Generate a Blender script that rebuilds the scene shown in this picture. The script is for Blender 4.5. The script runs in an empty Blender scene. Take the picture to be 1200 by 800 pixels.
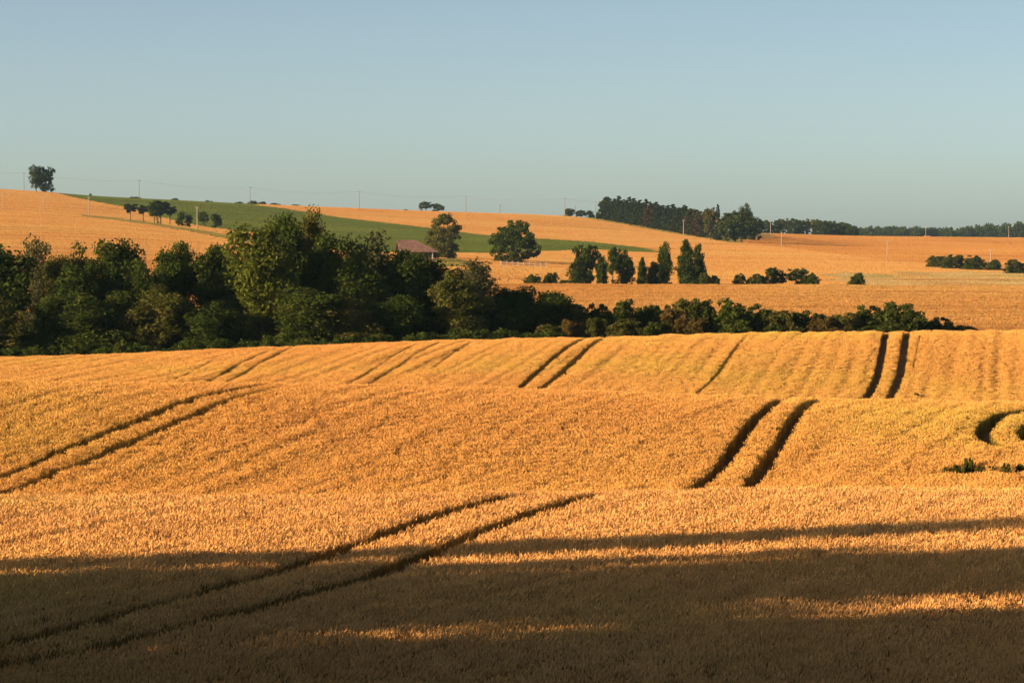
import bpy, math, random
import numpy as np
from mathutils import Vector

SC = bpy.context.scene
COL = SC.collection
F = 3403.0                      # focal length in photo pixels (1200 wide)
PITCH = math.atan(130 / F)      # eye level sits at photo row 270
SUN_EL, SUN_BEHIND = 13.5, 20.0  # degrees: height of the sun, and how far behind the camera's left it stands

# ------------------------------------------------------------------ camera
cam_d = bpy.data.cameras.new("camera")
cam = bpy.data.objects.new("camera", cam_d)
COL.objects.link(cam)
cam_d.sensor_width = 36
cam_d.lens = 36 * F / 1200
cam_d.clip_start = 0.5
cam_d.clip_end = 30000
cam.rotation_euler = (math.pi / 2 - PITCH, 0, 0)
SC.camera = cam

# ------------------------------------------------------------------ sky, sun, exposure
a_ = math.radians(SUN_BEHIND)
e_ = math.radians(SUN_EL)
TO_SUN = Vector((-math.cos(a_) * math.cos(e_), -math.sin(a_) * math.cos(e_), math.sin(e_)))
world = bpy.data.worlds.new("World")
SC.world = world
world.use_nodes = True
wn = world.node_tree
wn.nodes.clear()
sky = wn.nodes.new("ShaderNodeTexSky")
sky.sky_type = 'NISHITA'
sky.sun_disc = False
sky.sun_elevation = e_
sky.sun_rotation = math.atan2(TO_SUN.x, TO_SUN.y)
sky.altitude = 0
sky.air_density = 0.4
sky.dust_density = 0.9
sky.ozone_density = 0.0
bg = wn.nodes.new("ShaderNodeBackground")
bg.inputs['Strength'].default_value = 0.0705
wo = wn.nodes.new("ShaderNodeOutputWorld")
tint = wn.nodes.new("ShaderNodeMix")          # slightly greener, less violet air than the model's
tint.data_type = 'RGBA'; tint.blend_type = 'MULTIPLY'
tint.inputs[0].default_value = 1.0
tint.inputs[7].default_value = (1.0, 1.0, .88, 1)
wn.links.new(sky.outputs[0], tint.inputs[6])
wn.links.new(tint.outputs[2], bg.inputs[0])
wn.links.new(bg.outputs[0], wo.inputs[0])
sun_d = bpy.data.lights.new("sun", 'SUN')
sun_d.energy = 5.0
sun_d.angle = math.radians(0.5)
sun_d.color = (1.0, 0.675, 0.375)
sun = bpy.data.objects.new("sun", sun_d)
COL.objects.link(sun)
sun.rotation_euler = TO_SUN.to_track_quat('Z', 'Y').to_euler()
vs = SC.view_settings
vs.view_transform = 'Standard'
vs.look = 'None'
vs.exposure = 1.19
vs.gamma = 1.0
vs.use_curve_mapping = False
SC.cycles.max_bounces = 5
SC.cycles.diffuse_bounces = 2
SC.cycles.transmission_bounces = 2
SC.cycles.transparent_max_bounces = 4
SC.cycles.volume_bounces = 0

# ------------------------------------------------------------------ pixel <-> ray
sP, cP = math.sin(PITCH), math.cos(PITCH)

def ray(px, py):
    """column coordinate c (600 + F*X/Y) and slope Z/Y of the ray through a photo pixel"""
    u = (np.asarray(px, float) - 600) / F
    v = (400 - np.asarray(py, float)) / F
    k = cP + v * sP
    return 600 + F * u / k, (v * cP - sP) / k

def to_px(c, s):
    d = cP - s * sP
    return 600 + (np.asarray(c) - 600) / d, 400 - F * (sP + s * cP) / d

def slope(py):
    return ray(600, py)[1]

# ------------------------------------------------------------------ terrain: canopy heights along each viewing column
CG = np.arange(-1000, 2201, 10.0)

def curve(pts, smooth=5):
    """photo polyline -> slope for each column of CG (smoothed)"""
    p = np.array(pts, float)
    c, s = ray(p[:, 0], p[:, 1])
    v = np.interp(CG, c, s)
    if smooth:
        k = np.exp(-0.5 * (np.arange(-3 * smooth, 3 * smooth + 1) / smooth) ** 2)
        k /= k.sum()
        v = np.convolve(np.pad(v, 3 * smooth, mode='edge'), k, mode='valid')
    return v

C1 = curve([(0, 585), (300, 583.5), (600, 580.5), (900, 578.5), (1200, 577)])
C2 = curve([(0, 449), (150, 450), (300, 451), (450, 453.5), (600, 457.5), (750, 463.5), (900, 469), (1050, 472), (1200, 474.5)])
C3 = curve([(0, 420), (100, 417), (200, 413), (300, 408), (400, 404), (500, 400.5), (600, 398), (700, 396), (800, 393.5), (900, 391), (1000, 389.5), (1200, 388)], 3)
C4 = curve([(-100, 345), (0, 340), (300, 335), (600, 333.5), (900, 334), (1200, 336)])
HZ = curve([(-200, 214), (0, 222), (50, 225), (62, 226.5), (100, 229.5), (163, 233), (200, 234.5), (300, 239.5), (400, 243.5), (500, 247.5),
            (600, 250.5), (650, 252.5), (700, 256), (750, 261), (800, 267), (850, 272), (900, 273.5), (1000, 276.5), (1300, 280)], 2)
PX9 = [0, 150, 300, 450, 600, 750, 900, 1050, 1200]
def row9(*v): return curve(list(zip(PX9, v)), 6)
one = np.ones_like(CG)
KN = []                          # (distance, height) knots
for d, z in ((4, -2.6), (12, -4.2), (30, -6.7), (50, -7.85), (68, -7.9)):
    KN.append((d * one, z * one))
def K(d, s, off=0.0): KN.append((d * one, s * d + off))
K(86, C1); K(99, C1, -0.85); K(107, C1, -0.45)
K(114, C1 - slope(270) - 1.0 / F)
K(143, C2); K(164, C2, -1.1); K(196, C2, -1.3); K(212, C2 - 1.5 / F)
K(258, C3); K(274, C3, -0.8); K(292, C3, -1.9); K(312, C3, -1.3)
K(330, C3 - 1.0 / F)
K(480, C4); K(508, C4, -0.6); K(535, C4, -0.35); K(555, C4 - 0.3 / F)
K(620, row9(300, 302, 305, 310, 318, 325, 327, 327.5, 328))
K(750, row9(276, 279, 288, 297, 304, 312, 315, 317, 319))
K(900, row9(257, 264, 278, 286, 293, 300, 302, 305, 308))
K(1100, row9(243, 254, 265, 271, 277, 285, 290, 295, 298))
K(1300, row9(229, 240.5, 251, 258, 263, 272, 281, 287, 290))
K(1500, HZ)
K(1700, HZ - row9(6, 6, 6, 6, 6, 5, -.5, -1.5, -1.5) * 0 - np.interp(CG, [0, 700, 900, 1050, 1200], [7, 7, 1, .5, .5]) / F)
K(2300, HZ - np.interp(CG, [0, 700, 900, 1050, 1200], [22, 22, 5, 0.6, 0.2]) / F)
K(2700, HZ - np.interp(CG, [0, 700, 900, 1050, 1200], [28, 28, 8, 2, 1.5]) / F)
KN.append((7000 * one, slope(274) * 7000 * one))
KD = np.array([k[0][0] for k in KN])
KZ = np.array([k[1] for k in KN])          # knots x columns

def pchip(x, y, xi):
    """monotone cubic along axis 0"""
    h = np.diff(x)[:, None]
    dl = np.diff(y, axis=0) / h
    m = np.zeros_like(y)
    w1 = 2 * h[1:] + h[:-1]
    w2 = h[1:] + 2 * h[:-1]
    same = dl[:-1] * dl[1:] > 0
    den = np.where(same, w1 / np.where(dl[:-1] == 0, 1, dl[:-1]) + w2 / np.where(dl[1:] == 0, 1, dl[1:]), 1)
    m[1:-1] = np.where(same, (w1 + w2) / den, 0)
    m[0], m[-1] = dl[0], dl[-1]
    i = np.clip(np.searchsorted(x, xi) - 1, 0, len(x) - 2)
    t = ((xi - x[i]) / (x[i + 1] - x[i]))[:, None]
    hh = h[i]
    return ((2 * t**3 - 3 * t**2 + 1) * y[i] + (t**3 - 2 * t**2 + t) * hh * m[i]
            + (-2 * t**3 + 3 * t**2) * y[i + 1] + (t**3 - t**2) * hh * m[i + 1])

LD = np.linspace(math.log(4), math.log(7000), 1400)
TAB = pchip(KD, KZ, np.exp(LD))

def zc(X, Y):
    """canopy / surface height at world X, Y"""
    X = np.asarray(X, float); Y = np.maximum(np.asarray(Y, float), 4.0)
    c = np.clip(600 + F * X / Y, CG[0], CG[-1] - 1e-6)
    fi = (c - CG[0]) / 10
    i = np.clip(fi.astype(int), 0, len(CG) - 2); fi = fi - i
    fj = (np.log(np.minimum(Y, 6990)) - LD[0]) / (LD[1] - LD[0])
    j = np.clip(fj.astype(int), 0, len(LD) - 2); fj = fj - j
    return ((TAB[j, i] * (1 - fi) + TAB[j, i + 1] * fi) * (1 - fj) + (TAB[j + 1, i] * (1 - fi) + TAB[j + 1, i + 1] * fi) * fj)

def crop_depth(Y):
    """how far the ground lies below the canopy at distance Y"""
    Y = np.asarray(Y, float)
    return np.interp(Y, [0, 10, 40, 260, 274, 312, 325, 485, 510, 556, 580, 7000], [0, 0, .8, .8, 0.1, 0.1, .8, .8, .2, .2, .6, .6])

def zg(X, Y):
    return zc(X, Y) - crop_depth(Y)

def hit(px, py, d0, d1):
    """world point where the ray through a photo pixel meets the canopy between two distances"""
    c, s = ray(px, py)
    Y = np.exp(np.linspace(math.log(d0), math.log(d1), 900))
    X = (c - 600) / F * Y
    g = zc(X, Y) - s * Y
    k = np.where((g[:-1] < 0) & (g[1:] >= 0))[0]
    k = k[0] if len(k) else int(np.argmin(np.abs(g)))
    t = -g[k] / (g[k + 1] - g[k]) if k + 1 < len(g) and g[k + 1] != g[k] else 0
    y = Y[k] + np.clip(t, 0, 1) * (Y[min(k + 1, len(Y) - 1)] - Y[k])
    return float((c - 600) / F * y), float(y)

# ------------------------------------------------------------------ noise
def vnoise(x, y, seed=0):
    xi = np.floor(x).astype(np.int64); yi = np.floor(y).astype(np.int64)
    fx = x - xi; fy = y - yi
    fx = fx * fx * (3 - 2 * fx); fy = fy * fy * (3 - 2 * fy)
    def h(a, b):
        n = (a * 374761393 + b * 668265263 + seed * 974711) & 0xffffffff
        n = ((n ^ (n >> 13)) * 1274126177) & 0xffffffff
        return ((n ^ (n >> 16)) & 0xffff) / 65535.0
    return (h(xi, yi) * (1 - fx) + h(xi + 1, yi) * fx) * (1 - fy) + (h(xi, yi + 1) * (1 - fx) + h(xi + 1, yi + 1) * fx) * fy

# ------------------------------------------------------------------ materials
def new_mat(name):
    m = bpy.data.materials.new(name)
    m.use_nodes = True
    nt = m.node_tree
    nt.nodes.clear()
    return m, nt

def ramp(nt, fac, stops):
    r = nt.nodes.new("ShaderNodeValToRGB")
    el = r.color_ramp.elements
    while len(el) < len(stops): el.new(0.5)
    for e, (p, c) in zip(el, stops):
        e.position = p
        e.color = (*c, 1)
    nt.links.new(fac, r.inputs[0])
    return r.outputs[0]

def noise(nt, scale, detail=3, vec=None, rough=0.5):
    n = nt.nodes.new("ShaderNodeTexNoise")
    n.inputs['Scale'].default_value = scale
    n.inputs['Detail'].default_value = detail
    n.inputs['Roughness'].default_value = rough
    if vec is None:
        vec = nt.nodes.new("ShaderNodeNewGeometry").outputs['Position']
    nt.links.new(vec, n.inputs['Vector'])
    return n.outputs[0]

def stretched(nt, sx, sy, sz, rot=0.0):
    g = nt.nodes.new("ShaderNodeNewGeometry")
    mp = nt.nodes.new("ShaderNodeMapping")
    mp.inputs['Scale'].default_value = (sx, sy, sz)
    r0 = nt.nodes.new("ShaderNodeMapping")
    r0.inputs['Rotation'].default_value = (0, 0, rot)
    nt.links.new(g.outputs['Position'], r0.inputs['Vector'])
    nt.links.new(r0.outputs[0], mp.inputs['Vector'])
    return mp.outputs[0]

def mixc(nt, fac, a, b, mode='MIX'):
    m = nt.nodes.new("ShaderNodeMix")
    m.data_type = 'RGBA'
    m.blend_type = mode
    for sock, v in ((m.inputs[0], fac), (m.inputs[6], a), (m.inputs[7], b)):
        if hasattr(v, 'is_output'): nt.links.new(v, sock)
        elif isinstance(v, (int, float)): sock.default_value = v
        else: sock.default_value = (*v, 1)
    return m.outputs[2]

def leafy(nt, color, trans=0.3, gloss=0.0, rough=0.5):
    """diffuse + translucent surface for leaves and straw"""
    d = nt.nodes.new("ShaderNodeBsdfDiffuse")
    t = nt.nodes.new("ShaderNodeBsdfTranslucent")
    mx = nt.nodes.new("ShaderNodeMixShader")
    mx.inputs[0].default_value = trans
    out = nt.nodes.new("ShaderNodeOutputMaterial")
    for n in (d, t): nt.links.new(color, n.inputs['Color'])
    nt.links.new(d.outputs[0], mx.inputs[1]); nt.links.new(t.outputs[0], mx.inputs[2])
    res = mx.outputs[0]
    if gloss:
        g = nt.nodes.new("ShaderNodeBsdfGlossy")
        g.inputs['Roughness'].default_value = rough
        g.inputs['Color'].default_value = (1, 1, 1, 1)
        m2 = nt.nodes.new("ShaderNodeMixShader")
        m2.inputs[0].default_value = gloss
        nt.links.new(res, m2.inputs[1]); nt.links.new(g.outputs[0], m2.inputs[2])
        res = m2.outputs[0]
    nt.links.new(res, out.inputs[0])

def obj_random(nt):
    return nt.nodes.new("ShaderNodeObjectInfo").outputs['Random']

def straw_mat(name, c0, c1, c2, big=0.05, trans=0.18, vary=.17, streak=0.0):
    """ripe straw: colour drifts over the field in patches and from tuft to tuft"""
    m, nt = new_mat(name)
    base = ramp(nt, noise(nt, big, 4), [(0.32, c0), (0.52, c1), (0.72, c2)])
    lo, hi = 1 - vary, 1 + vary
    col = mixc(nt, 1.0, base, ramp(nt, obj_random(nt), [(0, (lo, lo * .98, lo * .95)), (1, (hi, hi, hi))]), 'MULTIPLY')
    if streak:      # long drill and spraying bands lying along the slope
        st = noise(nt, 1.0, 4, stretched(nt, .012, .11, .3, .12), .6)
        col = mixc(nt, 1.0, col, ramp(nt, st, [(.30, (1 - streak, 1 - streak * 1.25, 1 - streak * 1.3)), (.48, (1, 1, 1)), (.75, (1.06, 1.06, 1.06))]), 'MULTIPLY')
    leafy(nt, col, trans)
    return m

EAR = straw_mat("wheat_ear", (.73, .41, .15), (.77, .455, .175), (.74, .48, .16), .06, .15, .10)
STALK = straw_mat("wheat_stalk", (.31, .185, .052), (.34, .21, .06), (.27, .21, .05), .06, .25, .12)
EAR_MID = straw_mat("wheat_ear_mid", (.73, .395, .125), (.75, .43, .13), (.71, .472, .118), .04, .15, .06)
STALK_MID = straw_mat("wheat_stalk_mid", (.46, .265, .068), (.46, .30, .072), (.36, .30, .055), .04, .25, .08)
EAR_FAR = straw_mat("wheat_ear_far", (.56, .305, .10), (.59, .345, .12), (.58, .37, .13), .012, .3, .04, .26)
STALK_FAR = straw_mat("wheat_stalk_far", (.56, .33, .09), (.58, .36, .10), (.52, .35, .09), .03, .3, .05, .2)
EAR_DARK = straw_mat("wheat_ear_dark", (.48, .24, .075), (.54, .285, .088), (.58, .32, .10), .012, .3, .05, .28)
CLOVER = straw_mat("green_crop_leaf", (.100, .138, .032), (.125, .170, .038), (.150, .185, .045), .012, .3, .06, .2)
VERGE = straw_mat("verge_grass_blade", (.20, .20, .055), (.30, .25, .08), (.15, .18, .05), .03, .25, .1)
SCRUB = straw_mat("rough_grass_blade", (.34, .18, .06), (.46, .36, .17), (.22, .21, .07), .03, .2, .12, .3)

def ground_mat():
    m, nt = new_mat("soil_and_stubble")
    n1 = ramp(nt, noise(nt, .03, 5), [(.3, (.16, .10, .045)), (.7, (.30, .19, .075))])
    n2 = ramp(nt, noise(nt, 2.5, 4), [(.3, (.7, .7, .7)), (.7, (1.2, 1.15, 1.1))])
    col = mixc(nt, 1.0, n1, n2, 'MULTIPLY')
    bs = nt.nodes.new("ShaderNodeBsdfPrincipled")
    bs.inputs['Roughness'].default_value = 1.0
    bs.inputs['Specular IOR Level'].default_value = 0.1
    nt.links.new(col, bs.inputs['Base Color'])
    b = nt.nodes.new("ShaderNodeBump")
    b.inputs['Strength'].default_value = .6
    nt.links.new(noise(nt, 6, 4), b.inputs['Height'])
    nt.links.new(b.outputs[0], bs.inputs['Normal'])
    out = nt.nodes.new("ShaderNodeOutputMaterial")
    nt.links.new(bs.outputs[0], out.inputs[0])
    return m
SOIL = ground_mat()

def foliage_mat(name, dark, mid, light, scale=0.6, trans=0.35):
    m, nt = new_mat(name)
    base = ramp(nt, noise(nt, scale, 3), [(.3, dark), (.5, mid), (.72, light)])
    t = ramp(nt, obj_random(nt), [(0, (.85, .9, .85)), (1, (1.15, 1.08, 1.05))])
    leafy(nt, mixc(nt, 1.0, base, t, 'MULTIPLY'), trans)
    return m

LEAF = foliage_mat("oak_leaf", (.028, .048, .011), (.052, .080, .017), (.085, .112, .024))
LEAF_BRIGHT = foliage_mat("bright_leaf", (.058, .084, .015), (.085, .115, .019), (.118, .142, .027))
LEAF_OLIVE = foliage_mat("olive_leaf", (.060, .074, .017), (.105, .112, .028), (.155, .140, .042))
LEAF_GREY = foliage_mat("greyish_leaf", (.060, .070, .030), (.085, .095, .042), (.115, .115, .055))
LEAF_RUST = foliage_mat("rusty_leaf", (.085, .065, .020), (.125, .090, .026), (.155, .110, .036))
LEAF_HEDGE = foliage_mat("hedge_leaf", (.040, .060, .014), (.070, .095, .020), (.110, .130, .030))
NEEDLE = foliage_mat("conifer_needle", (.018, .030, .012), (.028, .042, .016), (.042, .054, .020))
NEEDLE_BROWN = foliage_mat("browned_needle", (.045, .035, .018), (.070, .048, .024), (.085, .060, .032))

def plain(name, c, rough=.8, scale=3.0, var=.25, spec=.2):
    m, nt = new_mat(name)
    lo = tuple(x * (1 - var) for x in c); hi = tuple(min(1, x * (1 + var)) for x in c)
    tc = nt.nodes.new("ShaderNodeTexCoord").outputs['Object']
    col = ramp(nt, noise(nt, scale, 4, tc), [(.3, lo), (.7, hi)])
    bs = nt.nodes.new("ShaderNodeBsdfPrincipled")
    bs.inputs['Roughness'].default_value = rough
    bs.inputs['Specular IOR Level'].default_value = spec
    nt.links.new(col, bs.inputs['Base Color'])
    out = nt.nodes.new("ShaderNodeOutputMaterial")
    nt.links.new(bs.outputs[0], out.inputs[0])
    return m
BARK = plain("bark", (.085, .062, .045))
BARK_PALE = plain("pale_dead_wood", (.20, .16, .12))
CONCRETE = plain("pale_concrete", (.30, .275, .26), .8, 1.0, .1)
WOODPOLE = plain("weathered_pole_wood", (.22, .18, .15))
WIRE = plain("wire_metal", (.25, .25, .26), .5)
ROOF = plain("faded_red_sheet_roof", (.21, .125, .10), .7, 1.2, .3)
BARNWALL = plain("dark_barn_boards", (.07, .055, .05), .9, 2.0, .3)
WHITE = plain("white_paint", (.52, .50, .46), .6, 3, .08)
TILE = plain("orange_roof_tile", (.50, .22, .12), .8, 2)
PLASTER = plain("pale_plaster", (.62, .50, .42), .9, 1)
DARK = plain("dark_opening", (.02, .02, .022), .6)

# ------------------------------------------------------------------ mesh helpers
class MB:
    """collects vertices, faces and material slots for one mesh object"""
    def __init__(self):
        self.v, self.f, self.m, self.n = [], [], [], 0
    def add(self, v, f, mat=0):
        v = np.asarray(v, float)
        self.v.append(v)
        self.f += [tuple(int(i) + self.n for i in q) for q in f]
        self.m += [mat] * len(f)
        self.n += len(v)
    def quads(self, v, mat=0):
        """v: (N,4,3)"""
        N = len(v)
        self.v.append(v.reshape(-1, 3))
        idx = np.arange(N * 4).reshape(N, 4) + self.n
        self.f += [tuple(q) for q in idx.tolist()]
        self.m += [mat] * N
        self.n += N * 4
    def tube(self, pts, rad, sides=6, mat=0, cap=True):
        pts = [np.asarray(p, float) for p in pts]
        vv, ff = [], []
        for i, p in enumerate(pts):
            d = pts[min(i + 1, len(pts) - 1)] - pts[max(i - 1, 0)]
            d /= max(np.linalg.norm(d), 1e-9)
            a = np.cross(d, (0, 1, 0) if abs(d[1]) < .9 else (1, 0, 0)); a /= np.linalg.norm(a)
            b = np.cross(d, a)
            for k in range(sides):
                t = 2 * math.pi * k / sides
                vv.append(p + rad[i] * (a * math.cos(t) + b * math.sin(t)))
        for i in range(len(pts) - 1):
            for k in range(sides):
                k2 = (k + 1) % sides
                ff.append((i * sides + k, i * sides + k2, (i + 1) * sides + k2, (i + 1) * sides + k))
        if cap:
            ff.append(tuple(range(sides))); ff.append(tuple((len(pts) - 1) * sides + k for k in range(sides)))
        self.add(vv, ff, mat)
    def box(self, x0, x1, y0, y1, z0, z1, mat=0):
        v = [(x, y, z) for z in (z0, z1) for y in (y0, y1) for x in (x0, x1)]
        self.add(v, [(0, 2, 3, 1), (4, 5, 7, 6), (0, 1, 5, 4), (2, 6, 7, 3), (0, 4, 6, 2), (1, 3, 7, 5)], mat)
    def mesh(self, name, mats):
        me = bpy.data.meshes.new(name)
        v = np.concatenate(self.v) if self.v else np.zeros((0, 3))
        me.from_pydata(v.tolist(), [], self.f)
        for m in mats: me.materials.append(m)
        me.polygons.foreach_set('material_index', self.m)
        me.update()
        return me

def link(name, data, parent=None):
    o = bpy.data.objects.new(name, data)
    COL.objects.link(o)
    o.parent = parent
    return o

def tag(o, label, cat, group=None, kind=None):
    o['label'] = label
    o['category'] = cat
    if group: o['group'] = group
    if kind: o['kind'] = kind
    return o

# ------------------------------------------------------------------ the ground, one sheet to the horizon
def grid_mesh(name, X, Y, Z, mat):
    nr, nc = X.shape
    v = np.stack([X, Y, Z], -1).reshape(-1, 3)
    i = np.arange(nr * nc).reshape(nr, nc)
    q = np.stack([i[:-1, :-1], i[:-1, 1:], i[1:, 1:], i[1:, :-1]], -1).reshape(-1, 4)
    me = bpy.data.meshes.new(name)
    me.vertices.add(len(v)); me.vertices.foreach_set('co', v.ravel())
    me.loops.add(q.size); me.loops.foreach_set('vertex_index', q.ravel())
    me.polygons.add(len(q)); me.polygons.foreach_set('loop_start', np.arange(0, q.size, 4))
    me.polygons.foreach_set('loop_total', np.full(len(q), 4))
    me.polygons.foreach_set('use_smooth', np.ones(len(q), bool))
    me.materials.append(mat)
    me.update(calc_edges=True)
    me.validate()
    return me

ga = np.concatenate([-np.geomspace(3, .25, 40), np.linspace(-.24, .24, 320), np.geomspace(.25, 3, 40)])
gy = np.concatenate([np.linspace(-120, 4, 20), np.exp(np.linspace(math.log(5), math.log(6900), 620))])
GA, GY = np.meshgrid(ga, gy)
GX = GA * np.where(GY > 40, GY, (GY + 120) * 40 / 160 + 0)
GX = np.where(GY > 40, GA * GY, GA * (40 + (40 - GY) * .35))
GZ = zg(GX, GY) - np.where(GY < 4, -(4 - GY) * 0.012, 0)
tag(link("ground", grid_mesh("ground", GX, GY, GZ, SOIL)), "brown soil and stubble under the crops, rolling to the horizon", "ground", kind="structure")

# ------------------------------------------------------------------ crops: tufts of stalks scattered over real ground
def tuft(seed, n, rad, h, ear_l, ear_w, stalk_w, leaves=1, mats=(0, 1)):
    """one tuft of cereal: stalks, leaves and nodding ears (returns an MB; canopy top at z=0)"""
    rng = np.random.default_rng(seed)
    mb = MB()
    for _ in range(n):
        r = rad * math.sqrt(rng.random()); t = rng.random() * 2 * math.pi
        x, y = r * math.cos(t), r * math.sin(t)
        hh = h * (1 + rng.normal() * .05)
        lean = rng.normal(0, .05, 2) + np.array([.03, .01])
        b = np.array([x, y, -h])
        top = b + np.array([lean[0] * h, lean[1] * h, hh - ear_l * .6])
        w = rng.random() * math.pi
        dx = np.array([math.cos(w), math.sin(w), 0]) * stalk_w
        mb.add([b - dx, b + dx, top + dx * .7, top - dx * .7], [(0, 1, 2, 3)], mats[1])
        nod = rng.normal(0, .35, 2) + np.array([.25, .05])
        d = np.array([nod[0], nod[1], 1.0]); d /= np.linalg.norm(d)
        a = np.cross(d, (math.cos(w), math.sin(w), 0.1)); a /= np.linalg.norm(a)
        c = np.cross(d, a)
        L = ear_l * (1 + rng.normal() * .15); e = ear_w * (1 + rng.normal() * .1)
        m = top + d * L * .42; tip = top + d * L
        mb.add([top, m + a * e, m - a * e * .5 + c * e * .85, m - a * e * .5 - c * e * .85, tip],
               [(0, 2, 1), (0, 3, 2), (0, 1, 3), (4, 1, 2), (4, 2, 3), (4, 3, 1)], mats[0])
        for _ in range(leaves):
            if rng.random() < .75:
                q = b + (top - b) * rng.uniform(.45, .85)
                t2 = rng.random() * 2 * math.pi
                o = np.array([math.cos(t2), math.sin(t2), 0.0])
                L2 = h * rng.uniform(.14, .26)
                s = np.array([-o[1], o[0], 0]) * stalk_w * 1.8
                e1 = q + o * L2 * .6 + np.array([0, 0, L2 * .5]); e2 = q + o * L2 * 1.2 + np.array([0, 0, L2 * .1])
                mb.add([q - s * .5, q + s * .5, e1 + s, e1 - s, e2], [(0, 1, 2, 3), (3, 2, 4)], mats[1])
    return mb

def crop(name, protos, mats, P, rot, scl, label, cat):
    """one stuff object: tufts and the points they stand on live in its own mesh; geometry nodes copy the tufts to the points"""
    mb = MB()
    ids = []
    for k, p in enumerate(protos):
        v = np.concatenate(p.v)
        mb.add(v, p.f, 0)
        mb.m[-len(p.m):] = p.m
        ids.append(np.full(len(v), k, np.int32))
    n0 = mb.n
    N = len(P)
    mb.v.append(np.asarray(P, float)); mb.n += N
    me = mb.mesh(name, mats)
    rng = np.random.default_rng(len(P))
    at = me.attributes.new("proto", 'INT', 'POINT')
    at.data.foreach_set('value', np.concatenate(ids + [np.full(N, -1, np.int32)]))
    pk = me.attributes.new("pick", 'INT', 'POINT')
    pk.data.foreach_set('value', np.concatenate([np.zeros(n0, np.int32), rng.integers(0, len(protos), N).astype(np.int32)]))
    ra = me.attributes.new("turn", 'FLOAT_VECTOR', 'POINT')
    R = np.zeros((n0 + N, 3), np.float32); R[n0:] = rot
    ra.data.foreach_set('vector', R.ravel())
    sa = me.attributes.new("size", 'FLOAT_VECTOR', 'POINT')
    S = np.ones((n0 + N, 3), np.float32); S[n0:] = scl
    sa.data.foreach_set('vector', S.ravel())
    o = link(name, me)
    md = o.modifiers.new("scatter", 'NODES')
    md.node_group = scatter_group()
    tag(o, label, cat, kind="stuff")
    return o

_sg = []
def scatter_group():
    if _sg: return _sg[0]
    ng = bpy.data.node_groups.new("scatter_tufts", 'GeometryNodeTree')
    ng.interface.new_socket("Geometry", in_out='INPUT', socket_type='NodeSocketGeometry')
    ng.interface.new_socket("Geometry", in_out='OUTPUT', socket_type='NodeSocketGeometry')
    N, L = ng.nodes.new, ng.links.new
    gi, go = N("NodeGroupInput"), N("NodeGroupOutput")
    def attr(name, typ):
        a = N("GeometryNodeInputNamedAttribute"); a.data_type = typ; a.inputs['Name'].default_value = name
        return a.outputs['Attribute']
    pid = attr("proto", 'INT')
    cmp_ = N("FunctionNodeCompare"); cmp_.data_type = 'INT'; cmp_.operation = 'LESS_THAN'
    ii = [s for s in cmp_.inputs if s.type == 'INT']
    L(pid, ii[0]); ii[1].default_value = 0
    sep = N("GeometryNodeSeparateGeometry"); sep.domain = 'POINT'
    L(gi.outputs[0], sep.inputs['Geometry']); L(cmp_.outputs[0], sep.inputs['Selection'])
    spl = N("GeometryNodeSplitToInstances"); spl.domain = 'POINT'
    L(sep.outputs[1], spl.inputs['Geometry'])
    L(attr("proto", 'INT'), spl.inputs['Group ID'])
    inst = N("GeometryNodeInstanceOnPoints")
    L(sep.outputs[0], inst.inputs['Points'])
    L(spl.outputs[0], inst.inputs['Instance'])
    inst.inputs['Pick Instance'].default_value = True
    L(attr("pick", 'INT'), inst.inputs['Instance Index'])
    e2r = N("FunctionNodeEulerToRotation")
    L(attr("turn", 'FLOAT_VECTOR'), e2r.inputs[0])
    L(e2r.outputs[0], inst.inputs['Rotation'])
    L(attr("size", 'FLOAT_VECTOR'), inst.inputs['Scale'])
    L(inst.outputs[0], go.inputs[0])
    _sg.append(ng)
    return ng

def points(d0, d1, c0, c1, sp, seed):
    """jittered grid of points over the wedge between two distances and two columns"""
    rng = np.random.default_rng(seed)
    xm = max(abs((c0 - 600) / F), abs((c1 - 600) / F)) * d1
    gx, gy_ = np.meshgrid(np.arange(-xm, xm, sp), np.arange(d0, d1, sp))
    X = gx.ravel() + rng.uniform(-.5, .5, gx.size) * sp; Y = gy_.ravel() + rng.uniform(-.5, .5, gx.size) * sp
    c = 600 + F * X / Y
    k = (c > c0) & (c < c1) & (Y > d0) & (Y < d1)
    return X[k], Y[k], rng

def seg_dist(X, Y, poly):
    d = np.full(X.shape, 1e9)
    for (x0, y0), (x1, y1) in zip(poly[:-1], poly[1:]):
        dx, dy = x1 - x0, y1 - y0
        t = np.clip(((X - x0) * dx + (Y - y0) * dy) / (dx * dx + dy * dy + 1e-9), 0, 1)
        d = np.minimum(d, np.hypot(X - x0 - t * dx, Y - y0 - t * dy))
    return d

def track(pix, d0, d1):
    """wheel track: photo polyline -> ground polyline, run on past both ends"""
    p = [hit(x, y, d0, d1) for x, y in pix]
    return p

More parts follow.
